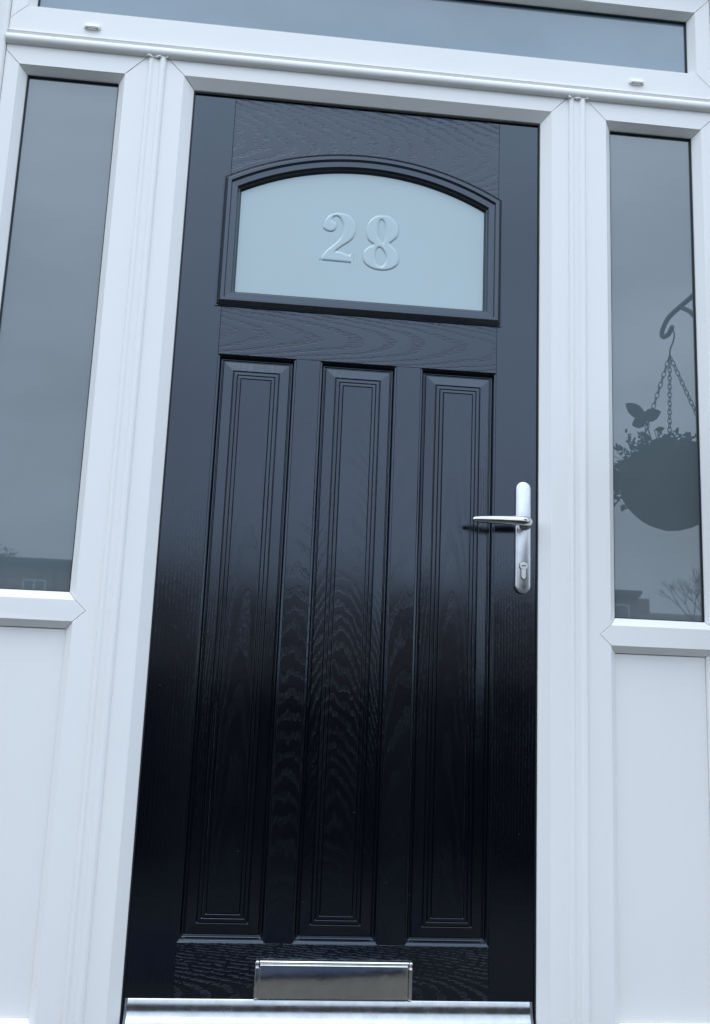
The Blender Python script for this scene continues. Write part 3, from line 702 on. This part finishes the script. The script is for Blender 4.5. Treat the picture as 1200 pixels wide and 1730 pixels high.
def leaf(bm, p, d, L, W, nrm, fold=0.15):
    d = d.normalized(); s = d.cross(nrm).normalized(); nn = s.cross(d)
    q0 = bm.verts.new(p); mids = []
    prev = None
    ts = (0.0, 0.2, 0.45, 0.7, 0.9, 1.0); ws = (0.0, 0.65, 1.0, 0.85, 0.4, 0.0)
    rows = []
    for t, w in zip(ts, ws):
        c = p + d*L*t - nn*L*0.18*t*t
        rows.append((bm.verts.new(c - s*W*w + nn*W*w*fold), bm.verts.new(c), bm.verts.new(c + s*W*w + nn*W*w*fold)) if w > 0 else (bm.verts.new(c),))
    bm.verts.remove(q0)
    for A, B in zip(rows, rows[1:]):
        if len(A) == 1 and len(B) == 3: bm.faces.new((A[0], B[0], B[1])); bm.faces.new((A[0], B[1], B[2]))
        elif len(A) == 3 and len(B) == 3: bm.faces.new((A[0], B[0], B[1], A[1])); bm.faces.new((A[1], B[1], B[2], A[2]))
        elif len(A) == 3: bm.faces.new((A[0], B[0], A[1])); bm.faces.new((A[1], B[0], A[2]))
bm = bmesh.new()
for k in range(2600):
    a = random.uniform(0, 2*math.pi); rr = 0.160*math.sqrt(random.random())
    top = 1.185 + 0.058*(1-(rr/0.16)**2) + random.uniform(-0.045, 0.004) + 0.016*math.sin(a*3+1)*rr/0.15
    if rr > 0.115 and random.random() < 0.45: top = random.uniform(1.10, 1.20)
    c = Vector((BX + rr*math.cos(a), BY + rr*math.sin(a), top))
    d = Vector((math.cos(a)*random.uniform(0.1, 1), math.sin(a)*random.uniform(0.1, 1), random.uniform(-0.7, 0.9)))
    leaf(bm, c, d, random.uniform(0.014, 0.036), random.uniform(0.0030, 0.0080), Vector((random.uniform(-.5,.5), random.uniform(-.5,.5), 1)))
for k in range(90):
    a = random.uniform(0, 2*math.pi); rr = random.uniform(0.07, 0.145); p = Vector((BX + rr*math.cos(a), BY + rr*math.sin(a), random.uniform(1.15, 1.23)))
    d = Vector((math.cos(a)*random.uniform(0.2, 1.0), math.sin(a)*random.uniform(0.2, 1.0), random.uniform(0.1, 1.2))).normalized(); L = random.uniform(0.025, 0.055)
    if rr < 0.11: d = Vector((d.x*0.5, d.y*0.5, 1)).normalized(); p.z = random.uniform(1.20, 1.23); L *= 0.8
    P = [p + d*L*t + Vector((0, 0, -0.012*t*t)) for t in (0, .33, .66, 1)]; tube(bm, P, 0.0007, 4)
    for t in range(7):
        c = p + d*L*(0.3 + 0.7*t/6); leaf(bm, c, (d*0.5 + Vector([random.gauss(0, .6) for _ in range(3)])), random.uniform(0.010, 0.018), random.uniform(0.0022, 0.0042), Vector((random.uniform(-.5,.5), -1, random.uniform(-.5, .8))))
tag(obj('foliage', bm, M_leafb, hb, recalc=False), kind='stuff')
bm = bmesh.new()
tops = [((1.204, 1.322), (-0.90, 0.46), 0.072, 0.0175), ((1.208, 1.322), (-0.80, -0.42), 0.058, 0.0165), ((1.190, 1.320), (0.90, 0.36), 0.052, 0.0180), ((1.225, 1.290), (0.9, 0.2), 0.026, 0.007), ((1.216, 1.262), (-0.9, 0.3), 0.026, 0.008)]
for (x, z), (dx, dz), L, W in tops:
    bml = bmesh.new(); leaf(bml, Vector((x, BY, z)), Vector((dx, 0.05, dz)), L, W, Vector((0.1, -1, 0.2)), 0.1); obj('leaf', bml, M_leafb, hb, recalc=False)
tube(bm, smooth_pts([(1.235, BY, 1.20), (1.216, BY, 1.26), (1.198, BY, 1.322)], 4), 0.0020, 6)
tube(bm, smooth_pts([(1.225, BY, 1.20), (1.232, BY, 1.25), (1.224, BY, 1.290)], 4), 0.0012, 6)
tube(bm, smooth_pts([(1.255, BY, 1.28), (1.275, BY, 1.25), (1.30, BY, 1.21)], 4), 0.0012, 6)
tube(bm, smooth_pts([(1.30, BY, 1.20), (1.306, BY, 1.24), (1.314, BY, 1.29)], 4), 0.0011, 6)
obj('stem', bm, M_leafb, hb, smooth=True)

# ================================================================ ACROSS THE STREET (mirrored in the panes)
M_wht = simple('white_window_plastic', (0.75, 0.76, 0.76), 0.4)
M_hglass = simple('house_window_glass', (0.04, 0.05, 0.055), 0.05, ior=1.8)
M_gut = simple('dark_gutter', (0.03, 0.035, 0.04), 0.5)
def house(name, label, x0, x1, yf, depth, eave, ridge, wins, mat, chims=(), pipes=(), hip=False):
    t = thing(name, label, 'house', ((x0+x1)/2, yf-depth/2, GZ))
    bm = bmesh.new(); box(bm, x0, x1, yf-depth, yf, GZ, eave); obj('wall', bm, mat, t)
    bm = bmesh.new(); o = 0.3; ym = yf-depth/2
    if ridge > eave:
        pts = [(yf+o, eave-0.05), (yf+o, eave+0.05), (ym, ridge), (yf-depth-o, eave+0.05), (yf-depth-o, eave-0.05)]
        rings(bm, [[(x0-0.1, y, z) for y, z in pts], [(x1+0.1, y, z) for y, z in pts]], True, True, True)
    else: box(bm, x0-0.15, x1+0.15, yf-depth-0.15, yf+0.15, eave, eave+0.18)
    rf = obj('roof', bm, M_tile, t)
    for cx in chims:
        bm = bmesh.new(); box(bm, cx-0.45, cx+0.45, ym-0.4, ym+0.4, ridge-0.6, ridge+0.75); c = obj('chimney', bm, mat, rf)
    bm = bmesh.new(); box(bm, x0, x1, yf+0.02+(o if ridge > eave else 0.15), yf+0.14+(o if ridge > eave else 0.15), eave-0.16, eave-0.02); obj('gutter', bm, M_gut, t)
    for px_ in pipes:
        bm = bmesh.new(); tube(bm, [(px_, yf+0.08, GZ), (px_, yf+0.08, eave-0.1)], 0.05, 8); obj('downpipe', bm, M_gut, t)
    for (wx, wz, ww, wh, nm) in wins:
        bm = bmesh.new(); f = 0.07
        box(bm, wx-ww/2, wx+ww/2, yf-0.02, yf+0.03, wz, wz+f); box(bm, wx-ww/2, wx+ww/2, yf-0.02, yf+0.03, wz+wh-f, wz+wh)
        xsn = [wx-ww/2 + (ww-f)*k/nm for k in range(nm+1)]
        for xx in xsn: box(bm, xx, xx+f, yf-0.018, yf+0.028, wz+f-0.002, wz+wh-f+0.002)
        w = obj('window', bm, M_wht, t)
        bm = bmesh.new(); box(bm, wx-ww/2+0.01, wx+ww/2-0.01, yf-0.01, yf+0.008, wz+0.01, wz+wh-0.01); obj('pane', bm, M_hglass, w)
    return t
YH = -42.0
def wrow(xs, z, w=1.05, h=1.15, n=2): return [(x, z, w, h, n) for x in xs]
house('terraced_house', 'brick terraced house mirrored at the foot of the left-hand window', -31.0, -3.0, YH, 8, 5.25, 5.0,
      wrow([-29, -26.4, -22.9, -20, -17, -13.9, -11.03, -8.3, -5.0], 3.20, 1.08, 1.22) + wrow([-29, -22.9, -17, -11.03, -5.0], 0.6, 1.4, 1.3), M_brick2, (-20,), (-24.5, -10.10))
house('terraced_house', 'brick house mirrored at the lower left corner of the right-hand window', 12.0, 18.65, YH, 8, 5.15, 5.0,
      wrow([14.0, 17.3], 2.9, 1.75, 1.72, 1) + wrow([14.0, 17.3], 0.4, 1.5, 1.3), M_brick2)
house('terraced_house', 'low roofed house with a chimney mirrored at the bottom of the right-hand window', 18.9, 34.0, YH-2, 8, 3.9, 4.75,
      wrow([21, 25, 29], 1.8, 1.1, 1.2), M_brick2, (21.2,))
house('terraced_house', 'brick terraced house across the street facing the black door', -2.4, 11.5, YH-3, 8, 4.9, 5.5,
      wrow([-1, 2.2, 5.4, 9.2], 2.9, 1.1, 1.2), M_brick2, (4.5,))

def bare_tree(x, y, h, lab, seed, leafy=False):
    rnd = random.Random(seed); t = thing('tree', lab, 'tree', (x, y, GZ)); bm = bmesh.new(); br_ = bmesh.new()
    tube(bm, [(x, y, GZ), (x+0.05, y, GZ+h*0.25), (x, y, GZ+h*0.5)], [0.16, 0.12, 0.09], 7); obj('trunk', bm, M_bark, t)
    tips = []
    def grow(p, d, L, r, k):
        q_ = p + d*L; tube(br_, [p, (p+q_)/2 + Vector((rnd.uniform(-1,1), rnd.uniform(-1,1), 0))*L*0.06, q_], [r, r*0.8, r*0.6], 4, caps=False); tips.append(q_)
        if k == 0: return
        for _ in range(3):
            dd = (d + Vector((rnd.uniform(-1,1), rnd.uniform(-1,1), rnd.uniform(-0.3, 0.8)))*0.75).normalized(); grow(q_, dd, L*rnd.uniform(0.6, 0.8), r*0.6, k-1)
    for k in range(4):
        a = k*1.6 + rnd.uniform(-.3, .3); grow(Vector((x, y, GZ+h*(0.35+0.05*k))), Vector((math.cos(a)*0.6, math.sin(a)*0.6, 0.8)).normalized(), h*0.2, 0.06, 4)
    obj('branches', br_, M_bark, t)
    if leafy:
        bm = bmesh.new()
        for p in tips:
            for _ in range(5): leaf(bm, p + Vector([rnd.gauss(0, 0.25) for _ in range(3)]), Vector([rnd.uniform(-1,1) for _ in range(3)]), 0.22, 0.07, Vector((0.2, 0.3, 1)))
        tag(obj('crown', bm, M_hedge, t, recalc=False), kind='stuff')
bare_tree(21.9, -41.0, 7.0, 'bare winter tree mirrored at the lower right of the right-hand window', 3)
bare_tree(-15.9, -54.0, 6.9, 'leafy tree mirrored above the roof in the left-hand window', 9, True)
